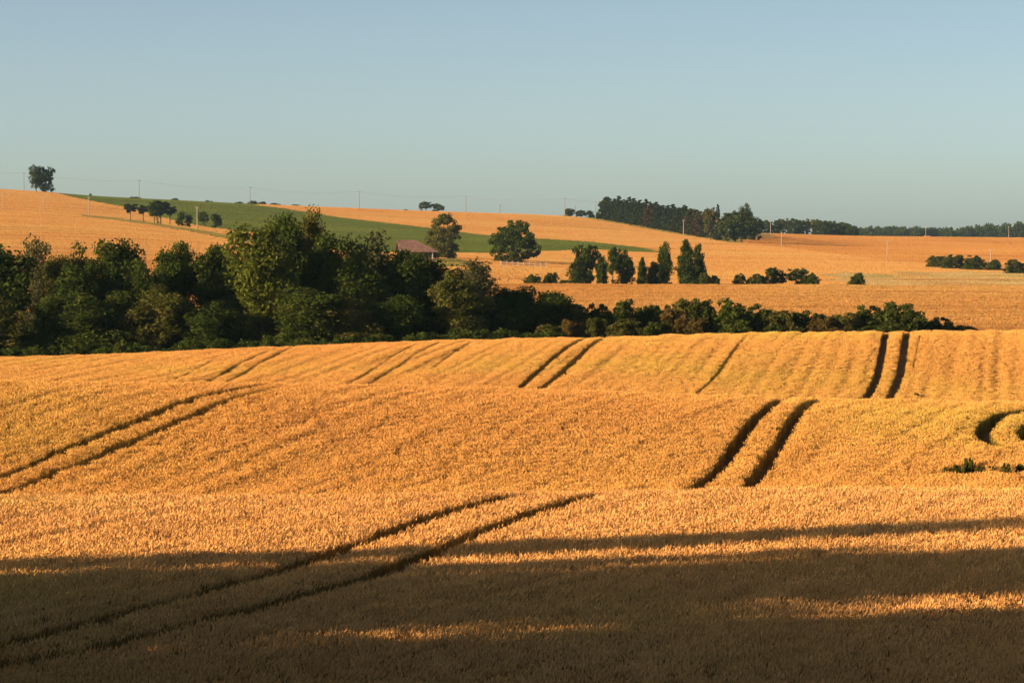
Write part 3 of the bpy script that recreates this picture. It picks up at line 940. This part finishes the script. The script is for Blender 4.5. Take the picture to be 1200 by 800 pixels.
HOL = "poplars and bushes standing in the hollow"
for a in (
    ('far_broad', 686, 283, 38, 560, "round-headed tree, leftmost of the trees in the hollow"),
    ('column', 678, 300, 26, 535, "leafy poplar in front of the round-headed hollow tree"),
    ('column', 706, 299, 18, 530, "slender poplar with gaps low down beside the round-headed tree"),
    ('far_broad', 718, 291, 26, 556, "bushy tree between two slender poplars"),
    ('column', 732, 293, 22, 532, "full columnar poplar just left of the wide golden gap"),
    ('column', 753, 300, 16, 530, "short slim poplar just right of the wide golden gap"),
    ('column', 766, 306, 20, 534, "low leafy poplar in the dip between the short and the tall ones"),
    ('column', 780, 284, 24, 533, "tall pointed poplar left of the tallest one"),
    ('column', 803, 279, 28, 530, "tallest poplar in the hollow, with a forked tip"),
    ('column', 819, 285, 20, 534, "pointed poplar at the right end of the tall group"),
    ('shrub', 826, 319, 18, 528, "low bush at the right foot of the tall poplars"),
    ('shrub', 838, 321, 12, 528, "small pointed bush last in the poplar row"),
    ('shrub', 625, 321, 20, 540, "small grey-green bush left of the poplars, below the fence"),
    ('shrub', 646, 319, 16, 540, "small upright bush beside the grey-green one below the fence"),
    ('shrub', 662, 327, 16, 535, "tiny bush at the left foot of the leafy poplar"),
    ('shrub', 867, 320, 15, 530, "small separate bush at the left of the spreading bush row"),
    ('shrub', 878, 326, 10, 530, "tiny low bush next to the small separate bush"),
    ('shrub', 890, 319, 20, 530, "open twiggy bush in the spreading bush row"),
    ('far_broad', 906, 312, 30, 532, "rounded spreading bush, left half of the bush row's crest"),
    ('far_broad', 933, 313, 34, 532, "dense dark bush, right half of the bush row's crest"),
    ('shrub', 950, 319, 18, 530, "small bush at the right end of the spreading bush row"),
    ('shrub', 1005, 319.5, 21, 530, "single round bush alone on the edge of the pale wheat"),
): plant(*a, HOL)

def at_base(key, px, ytop, wpx, ybase, label, group=None, d0=556, d1=1500, **k):
    D = hit(px, ybase, d0, d1)[1]
    return plant(key, px, ytop, wpx, D, label, group, **k)
at_base('dome', 602, 257, 60, 307, "big round isolated tree beside the white fence", d1=1000)
at_base('pale', 521, 249, 39, 302, "tall oval grey-green tree right of the barn", d1=1000)
at_base('shrub', 505, 290, 16, 302.5, "low bush between the barn and the oval tree", d1=1000)
PINE = "small trees along the hillside track"
at_base('umbrella', 153, 238, 20, 258, "flat-topped little pine, leftmost on the hillside track", PINE)
at_base('umbrella', 168, 239, 21, 260, "second flat-topped little pine on the hillside track", PINE)
at_base('far_broad', 181, 236, 19, 262, "dense dark tree in the middle of the track-side group", PINE)
at_base('umbrella', 188, 234, 25, 262.5, "tallest flat-topped pine of the track-side group", PINE)
at_base('umbrella', 199, 240, 20, 263, "pine with a thin bare stem right of the tallest track-side pine", PINE)
at_base('far_broad', 213, 247, 15, 265.5, "low dark round bush beside the thin-stemmed pine", PINE)
at_base('far_broad', 221, 250, 10, 266, "smaller bush touching the low dark round one by the pole", PINE)
at_base('far_broad', 237, 248, 15, 264.5, "round dark tree just right of the pale pole on the green edge", PINE)
at_base('far_broad', 253, 249, 15, 267.5, "last round tree of the track-side group, casting a shadow on green", PINE)
at_base('open', 42, 193, 22, 224.6, "two-tiered open tree on the skyline at left", d0=1000)
at_base('far_broad', 54, 193.5, 26, 225.5, "dense leaning tree on the skyline, right of the open one", d0=1000)
SKYB = "low bushes on the skyline"
for px, yt, w, lb in ((106, 226.5, 3, "tiny bush on the skyline right of the left hill's trees"), (158, 230.5, 12, "flat low bush on the green skyline, by the second pole"),
                      (205, 231.8, 8, "small dark bush alone on the green skyline"), (243, 234.5, 5, "small skyline bush, left one of two close together"),
                      (248, 235.5, 5, "small skyline bush, right one of two close together"), (280, 236, 9, "low bush left of the pole on the green skyline"),
                      (296, 235, 12, "rounded bush at the foot of the pole on the green skyline"), (307, 236.2, 12, "wide low bush right of the pole on the green skyline"),
                      (322, 237.5, 10, "low separate bush where the golden ridge begins"), (346, 239.5, 12, "flat bush on the golden ridge, left of its first pole"),
                      (475, 245.2, 6, "speck of a bush on the golden ridge left of the dark clump"), (1003, 270, 6, "tiny bush at the right end of the middle wood")):
    plant('shrub', px, yt, w, 1500 if px < 900 else 1600, lb, SKYB)
plant('far_broad', 499, 236.5, 17, 1495, "left bush of the dark leaning clump on the golden ridge", SKYB)
plant('far_broad', 513, 238, 18, 1495, "right bush of the dark leaning clump on the golden ridge", SKYB)
PAIR = "hazy round trees by the skyline poles"
plant('far_broad', 669, 243.5, 20, 1560, "hazy round tree between the two tall skyline poles", PAIR)
plant('far_broad', 681, 246.5, 14, 1560, "lower hazy tree behind the short skyline pole", PAIR)
plant('far_broad', 691, 246, 12, 1560, "hazy tree left of the pole nearest the plantation", PAIR)
plant('shrub', 702, 249.5, 12, 1550, "low bush between the last skyline pole and the plantation", PAIR)

# tangled undergrowth filling the foot of the belt and hedgerow
def undergrowth():
    rng = np.random.default_rng(31)
    ps = []
    for sd in (301, 302, 303):
        r2 = np.random.default_rng(sd)
        C = []
        while len(C) < 26:
            q = r2.uniform(-.5, .5, 3); q[2] += .5
            if q[0] ** 2 + q[1] ** 2 < .25 * (1.02 - q[2] ** 2): C.append(q)
        mb = MB(); mb.quads(leaf_quads(r2, np.array(C), np.full(26, .16), 40, .055, .3, 1))
        ps.append(mb)
    px = rng.uniform(-140, 1130, 760); D = rng.uniform(273, 303, 760)
    X = (px - 600) / F * D
    hmax = np.interp(px, [-140, 560, 640, 700, 1060, 1130], [5.6, 5.2, 4.2, 2.6, 2.2, 1.4])
    h = hmax * rng.uniform(.5, 1.0, 760) * np.interp(D, [273, 286, 291], [.45, .45, 1])
    w = rng.uniform(2.0, 4.0, 760) * np.interp(px, [600, 750], [1, .75])
    crop("undergrowth", ps, [LEAF], np.stack([X, D, zg(X, D) - .1], -1), np.stack([np.zeros(760), np.zeros(760), rng.uniform(0, 6.28, 760)], -1),
         np.stack([w, w, h], -1), "dark tangled undergrowth at the foot of the tree belt and hedgerow", "undergrowth")
undergrowth()

# conifer plantation on the hilltop
PLN = "conifers of the hilltop plantation"
pl = [(709, 231), (714, 229.5), (720, 232), (726, 229), (732, 231.5), (738, 231), (744, 232), (750, 233), (757, 233), (763, 236.5), (770, 237.5),
      (776, 240), (783, 240), (790, 239), (796, 241.5), (802, 240.5), (808, 243), (814, 244), (820, 246.5), (827, 246)]
ordn = ["first", "second", "third", "fourth", "fifth", "sixth", "seventh", "eighth", "ninth", "tenth"]
for i, (px, yt) in enumerate(pl):
    yb = 257.3 + (px - 709) * (280.5 - 257.3) / 130
    D = hit(px, yb, 900, 1497)[1]
    br = i in (9, 16, 18)
    n_ = len(pl)
    where = f"{ordn[i]} from the plantation's left end" if i < n_ // 2 else f"{ordn[n_ - 1 - i]} from the plantation's right end"
    plant('brown_conifer' if br else 'conifer', px, yt + R_T.uniform(-1.2, 2.2), R_T.uniform(16, 25), D + R_T.uniform(0, 14), ("brown-needled" if br else "dark") + " conifer on the hilltop, " + where, PLN)
for i, px in enumerate(range(712, 834, 13)):
    yb = 257.3 + (px - 709) * (280.5 - 257.3) / 130
    D = hit(px, yb - 1.0, 900, 1497)[1] + 22
    plant('far_broad', px, 232 + (px - 709) * .105 + R_T.uniform(0, 3), 27, D, f"dense dark tree inside the hilltop plantation, {ordn[i]} from its left end", "broadleaf trees inside the plantation")
PEND = "trees at the plantation's right end"
for a in (('far_olive', 833, 241, 20, 281, "olive rounded tree beside the plantation's spired end tree"), ('conifer', 841, 238.5, 11, 281, "spire-topped conifer at the plantation's right end"),
          ('far_broad', 848, 259, 22, 283, "low dark tree below the small pink house"), ('far_broad', 868, 246, 50, 283.5, "big dark round tree right of the plantation"),
          ('far_olive', 862, 249, 26, 283, "olive crown on the left shoulder of the big dark round tree"), ('column', 875, 239, 20, 281, "pointed green tree top above the big dark round tree"),
          ('far_broad', 888, 253, 22, 281, "low dark tree at the right skirt of the big round tree")):
    at_base(a[0], a[1], a[2], a[3], a[4], a[5], PEND, 900)
WOOD = "trees of the middle wood on the skyline"
for i, (px, yt, w) in enumerate(((897, 257.5, 16), (908, 258, 16), (918, 255, 18), (930, 255.5, 18), (941, 257.5, 18), (952, 255.5, 22), (964, 258, 20), (976, 258.5, 22), (988, 260, 22), (998, 264, 14))):
    wl = ["pale hazy", "thin hazy", "tall hazy", "tall rounded", "darker hazy", "brownish rounded", "rounded grey-green", "dense dark", "broad dark", "low dark"][i]
    plant('far_olive' if i in (2, 5) else 'dome', px, yt, w * 1.35, 1600 + (i % 3) * 14, f"{wl} tree in the middle wood, {ordn[i]} from its left end", WOOD)
FBU = "bushes in the far orange field"
at_base('shrub', 1099, 299.5, 26, 313, "low left bush of the far right bush group", FBU, 556, 1300)
at_base('shrub', 1119, 296.5, 30, 314.5, "tallest green bush of the far right bush group", FBU, 556, 1300)
at_base('shrub', 1142, 299, 26, 316, "middle right bush of the far right bush group", FBU, 556, 1300)
at_base('shrub', 1165, 304, 20, 316.5, "small dark bush at the right end of the far right bush group", FBU, 556, 1300)
at_base('shrub', 1190, 302, 22, 320, "bush cut by the photo's right edge", FBU, 556, 1300)
at_base('shrub', 1214, 303, 22, 320, "bush just outside the photo's right edge", FBU, 556, 1300)

# the far hazy wood, a mass nobody could count
def far_wood():
    rng = np.random.default_rng(77)
    ps = []
    for sd in (201, 202, 203):
        r2 = np.random.default_rng(sd)
        mb = MB()
        C = []
        while len(C) < 40:
            q = r2.uniform(-.5, .5, 3); q[2] += .5
            if q[0] ** 2 + q[1] ** 2 < .25 * min(1, (1.05 - q[2]) * 2): C.append(q)
        mb.quads(leaf_quads(r2, np.array(C), np.full(40, .12), 22, .06, .3, 1))
        mb.tube([(0, 0, -.05), (0, 0, .7)], [.03, .01], 5, 1)
        ps.append(mb)
    top = ln([(990, 268), (1010, 266.5), (1050, 265), (1080, 266.5), (1100, 267), (1120, 268), (1140, 264), (1155, 262), (1175, 263), (1190, 260.5), (1240, 260)])
    px = rng.uniform(995, 1290, 230); D = rng.uniform(2440, 2660, 230)
    yt = top(px) + rng.uniform(-.6, 3.2, 230)
    big = rng.random(230) < .08
    yt = np.where(big, top(px) - rng.uniform(0, 2, 230), yt)
    c, s = ray(px, yt)
    X = (c - 600) / F * D
    z = zg(X, D)
    h = np.clip(s * D - z, 4, 22)
    w = rng.uniform(7, 12, 230)
    crop("distant_woods", ps, [LEAF, BARK], np.stack([X, D, z], -1), np.stack([np.zeros(230), np.zeros(230), rng.uniform(0, 6.28, 230)], -1),
         np.stack([w, w, h], -1), "hazy blue-green wood along the far right skyline", "wood")
far_wood()

# trees to the left of the camera, outside the frame, whose shade lies over the nearest wheat; those behind are added to cut skylight
SHADE = "tall trees outside the frame, shading the nearest wheat"
def shade_tree(key, X, Y, h, w, label):
    k = _cnt.get(key, 0); _cnt[key] = k + 1
    cm, tm = PROTO[key][k % len(PROTO[key])]
    o = link("tree", None)
    o.location = (X, Y, float(zg(X, Y)) - .1)
    o.rotation_euler = (0, 0, R_T.uniform(0, 6.28))
    o.scale = (w, w, h)
    tag(o, label, "tree", SHADE)
    link("crown", cm, o); link("trunk", tm, o)
for X, Y, h, w, key in [(-30, 14.6 + 4.2 * k, 7.5 if k < 5 else 8.8, 8, 'broad') for k in range(11)] + [(-30, 61.2, 16.5, 3.4, 'grey'), (-30, 58.4, 8.6, 5.5, 'broad'), (-31, 57.0, 12.6, 3.6, 'grey'),
        (-31, 52.0, 17.5, 9.2, 'broad'), (-30, 43.0, 18.5, 9.6, 'broad'), (-33, 47.6, 14.3, 5.0, 'grey'), (-32, 37, 20, 11, 'broad'), (-32, 30, 22, 12, 'broad'),
        (-33, 23, 23, 12, 'broad'), (-31, 15, 23, 12, 'broad'), (-38, 32, 24, 13, 'broad'), (-38, 18, 24, 13, 'broad'), (-28, 7, 22, 12, 'broad'), (-22, -2, 22, 12, 'broad'),
        (-12, -10, 20, 12, 'broad'), (0, -13, 20, 12, 'broad'), (11, -14, 20, 12, 'broad'), (22, -10, 20, 12, 'broad')]:
    shade_tree(key, X, Y, h, w, "tall dark tree added unseen behind the camera to block skylight" if X > -25
               else "dark tall tree beyond the photo's left edge whose shadow darkens the nearest wheat")

# weeds in the wheat
def weed(px, py, w, h, d0, d1, label, key='shrub'):
    X, Y = hit(px, py, d0, d1)
    k = _cnt.get(key, 0); _cnt[key] = k + 1
    cm, tm = PROTO[key][k % len(PROTO[key])]
    o = link("weed_clump", None)
    o.location = (X, Y, float(zg(X, Y)))
    o.rotation_euler = (0, 0, R_T.uniform(0, 6.28))
    wm = w * Y / F
    o.scale = (wm, wm * .8, h)
    tag(o, label, "weeds", "weed clumps in the wheat")
    link("crown", cm, o); link("stems", tm, o)
weed(1075, 463, 20, 1.05, 208, 258, "dark weed clump in the wheat right of the straight wheel tracks")
for px, py, w, h, lb in ((1108, 551, 18, 1.05, "small weed clump at the left tip of the dark weedy strip"), (1121, 552, 22, 1.25, "ragged weed clump left of the tallest one in the weedy strip"),
                         (1136, 550, 24, 1.45, "tallest weed clump below the curved wheel track"), (1148, 553, 20, 1.15, "dark weed clump touching the right side of the tallest one"),
                         (1163, 552, 22, 1.1, "low weed clump in the weedy strip's gap"), (1178, 552, 24, 1.3, "bushy weed clump in the right half of the weedy strip"),
                         (1196, 551, 26, 1.2, "weed clump at the photo's right edge below the curved wheel track")):
    weed(px, py, w, h, 111, 142, lb, 'shrub' if px % 2 else 'olive_shrub')

# ------------------------------------------------------------------ poles and wires
POLE = "utility poles"
pole_top = {}
def pole(px, yt, yb, label, D=None, mat=None, arm=True):
    if D is None: D = hit(px, yb, 556, 1500)[1]
    c, s = ray(px, yt)
    X = float((c - 600) / F * D)
    z0 = float(zg(X, D)); zt = float(s * D)
    h = max(zt - z0, 3)
    m = mat or CONCRETE
    aw = .8 if mat else .45
    o = link("utility_pole", None)
    o.location = (X, D, z0)
    tag(o, label, "pole", POLE)
    mb = MB(); mb.tube([(0, 0, -.5), (0, 0, h)], [.17, .11], 10)
    link("shaft", mb.mesh("shaft", [m]), o)
    if arm:
        mb = MB(); mb.box(-aw, aw, -.06, .06, h - .55, h - .43)
        ar = link("crossarm", mb.mesh("crossarm", [m]), o)
        for x in (-aw + .1, 0.0, aw - .1):
            mb = MB(); mb.tube([(x, 0, h - .43), (x, 0, h - .3), (x, 0, h - .18)], [.05, .07, .03], 8)
            link("insulator", mb.mesh("insulator", [WHITE]), ar)
    pole_top[px] = (X, D, z0 + h - .2)
for a in ((28, 202, 223, "skyline pole just left of the left hill's trees"), (163, 211, 233, "tall pole on the green skyline above the track-side pines"),
          (293, 219, 239, "skyline pole rising out of low bushes"), (421, 224, 244, "first pole on the golden ridge above the belt"),
          (546, 229, 249, "pole on the golden ridge right of the dark leaning clump"), (586, 239.5, 250, "short faint pole on the golden ridge above the isolated tree")):
    pole(*a, D=1485, mat=WOODPOLE)
for a in ((662, 232, 254.5, "tall dark pole on the skyline left of the hazy round tree"), (698, 236, 256, "tall pole nearest the plantation's left end"), (674, 241, 255.5, "short pole between two tall skyline poles")):
    pole(*a, D=1470, mat=WOODPOLE)
for a in ((4, 224.5, 247.5, "pale pole at the photo's left edge on the golden hill"), (51, 228.5, 248, "faint pole on the golden hill below the skyline trees"),
          (104, 230.5, 252.5, "bright pale pole where the golden hill meets the green field"), (231, 242, 268.5, "pale pole between the track-side bushes"),
          (801, 257.5, 277.5, "white pole in front of the plantation"), (903, 255, 272.5, "faint tall pole in front of the middle wood's left end"),
          (916, 271.5, 289.5, "white pole beside the long shadow of the round tree"), (1040, 281, 304, "white leaning pole standing in the orange field"),
          (1161, 291.5, 308.5, "thin pole rising behind the far right bushes")):
    pole(*a)
for a in ((992, 263, 276, "faint pole in front of the dense end of the middle wood"), (1085, 265.5, 279, "faint pole before the far hazy wood, by the red roofs"), (1182, 265, 281.5, "pole before the far hazy wood at the photo's right")):
    pole(*a, D=1800)
def wire(a, b, sag, label):
    a, b = np.array(a), np.array(b)
    mb = MB()
    for off in (-.7, .7):
        pts = [a + (b - a) * t + np.array([off, 0, -sag * 4 * t * (1 - t)]) for t in np.linspace(0, 1, 15)]
        mb.tube(pts, [.02] * 15, 4, 0, False)
    tag(link("power_line", mb.mesh("power_line", [WIRE])), label, "power line", "overhead wires on the skyline")
span = [28, 163, 293, 421, 546, 662, 698]
xl = pole_top[28]
wire((xl[0] - 60, xl[1], xl[2] + 1.5), xl, 1.0, "overhead wires from the photo's left edge to the first skyline pole")
for a, b, l in zip(span[:-1], span[1:], ("over the left hill's trees to the tall pole on green", "over the green skyline above the pines", "from the bush-foot pole to the golden ridge's first pole",
                                         "over the dark leaning clump on the golden ridge", "over the golden ridge to the tall dark pole", "over the hazy round tree beside the plantation")):
    wire(pole_top[a], pole_top[b], 1.6 if b - a > 50 else .4, "overhead wires " + l)

# ------------------------------------------------------------------ barn, fence, far houses
def barn():
    px = 487
    D = hit(px, 303.5, 556, 1000)[1]
    X = (px - 600) / F * D
    z = float(zg(X, D)) + .1
    o = link("barn", None)
    o.location = (X, D, z); o.rotation_euler = (0, 0, math.radians(9))
    tag(o, "low barn with faded red roof half hidden behind the dark belt", "barn")
    p = D / F
    L, W, H, RH = 38 * p, 7.0, 2.5, 4.9
    mb = MB()
    mb.box(-L / 2, L / 2 - 1.4, -W / 2, W / 2, 0, H)
    mb.add([(-L / 2, -W / 2, H), (-L / 2, W / 2, H), (-L / 2, 0, RH - .25), (L / 2 - 1.4, -W / 2, H), (L / 2 - 1.4, W / 2, H), (L / 2 - 1.4, 0, RH - .25)],
           [(0, 1, 2), (3, 5, 4)])
    link("wall", mb.mesh("wall", [BARNWALL]), o)
    mb = MB()
    e = .9
    xs0, xs1 = -L / 2 - .6, L / 2 + 1.2
    hip = 5.0
    t = .12
    for sg in (-1, 1):
        v = [(xs0, sg * (W / 2 + e), H - .35), (xs1, sg * (W / 2 + e), H - .35), (xs1 - hip, 0, RH), (xs0, 0, RH)]
        v += [(x, y, zz + t) for x, y, zz in v]
        mb.add(v, [(0, 1, 2, 3), (4, 5, 6, 7), (0, 1, 5, 4), (1, 2, 6, 5), (2, 3, 7, 6), (3, 0, 4, 7)])
    v = [(xs1, -W / 2 - e, H - .35), (xs1, W / 2 + e, H - .35), (xs1 - hip, 0, RH)]
    v += [(x, y, zz + t) for x, y, zz in v]
    mb.add(v, [(0, 1, 2), (3, 4, 5), (0, 1, 4, 3)])
    link("roof", mb.mesh("roof", [ROOF]), o)
    mb = MB(); mb.box(-L / 2 + 3.2, L / 2 - 3, -W / 2 - .03, -W / 2 - .005, .1, 2.0)
    link("doorway", mb.mesh("doorway", [DARK]), o)
    for x in (L / 2 - .3, -L / 2 + .5):
        mb = MB(); mb.box(x - .12, x + .12, -W / 2 - .6, -W / 2 - .36, 0, H - .2)
        link("post", mb.mesh("post", [WHITE]), o)
    mb = MB(); mb.box(-L / 2 + 1.2, -L / 2 + 2.6, -W / 2 - .05, -W / 2 - .004, .9, 1.9)
    w = link("window", mb.mesh("window", [WHITE]), o)
barn()

def fence():
    a = hit(587, 311.5, 556, 1000); b = hit(640, 313.5, 556, 1000)
    o = link("fence", None)
    mz = float(zg(a[0], a[1]))
    o.location = (a[0], a[1], mz)
    tag(o, "white post and rail fence at the foot of the isolated round tree", "fence")
    n = 9
    pts = []
    for i in range(n):
        t = i / (n - 1)
        x, y = a[0] + (b[0] - a[0]) * t, a[1] + (b[1] - a[1]) * t
        pts.append((x - a[0], y - a[1], float(zc(x, y)) + .25 - mz))
    for x, y, z in pts:
        mb = MB(); mb.box(x - .09, x + .09, y - .09, y + .09, z - .7, z + .95)
        link("post", mb.mesh("post", [WHITE]), o)
    for k in (.25, .72):
        mb = MB()
        for p, q in zip(pts[:-1], pts[1:]):
            mb.tube([(p[0], p[1] - .13, p[2] + k), (q[0], q[1] - .13, q[2] + k)], [.075, .075], 4)
        link("rail", mb.mesh("rail", [WHITE]), o)
fence()

def house(px, yt, w, D, label, wallm, roofm):
    c, s = ray(px, yt)
    X = float((c - 600) / F * D); z0 = float(zg(X, D)); h = float(s * D) - z0
    w = w * D / F
    o = link("house", None); o.location = (X, D, z0); o.rotation_euler = (0, 0, .3)
    tag(o, label, "house", "small houses by the far woods")
    eh = h * .55
    mb = MB(); mb.box(-w / 2, w / 2, -w * .35, w * .35, -.3, eh)
    link("wall", mb.mesh("wall", [wallm]), o)
    mb = MB()
    x0, x1, y0 = -w * .56, w * .56, w * .42
    mb.add([(x0, -y0, eh), (x1, -y0, eh), (x1, y0, eh), (x0, y0, eh), (x0, 0, h), (x1, 0, h)], [(0, 1, 5, 4), (2, 3, 4, 5), (0, 4, 3), (1, 2, 5), (0, 3, 2, 1)])
    link("roof", mb.mesh("roof", [roofm]), o)
    for x in (-w * .25, w * .2):
        mb = MB(); mb.box(x - w * .07, x + w * .07, -w * .35 - .03, -w * .35 - .004, eh * .4, eh * .75)
        link("window", mb.mesh("window", [DARK]), o)
house(843, 256.5, 7, hit(843, 279, 900, 1497)[1], "small pink house wall showing between the plantation and the round tree", PLASTER, TILE)
house(1086.5, 276.2, 6.5, 2380, "tiny house with orange roof below the far wood, left of two", PLASTER, TILE)
house(1101.5, 277, 3.6, 2380, "tinier house with orange roof below the far wood, right of two", PLASTER, TILE)

# ------------------------------------------------------------------ haze
HAZE = 0.00004
if HAZE:
    m, nt = new_mat("haze")
    pv = nt.nodes.new("ShaderNodeVolumePrincipled")
    pv.inputs['Color'].default_value = (.42, .70, 1.0, 1)
    pv.inputs['Density'].default_value = HAZE
    pv.inputs['Anisotropy'].default_value = 0.0
    out = nt.nodes.new("ShaderNodeOutputMaterial")
    nt.links.new(pv.outputs[0], out.inputs['Volume'])
    zmin = float(GZ.min()) - 1.2
    mb = MB(); mb.box(-25000, 25000, -400, 7200, zmin, 62)
    o = link("haze", mb.mesh("haze", [m]))
    tag(o, "thin evening haze over the fields", "haze", kind="stuff")
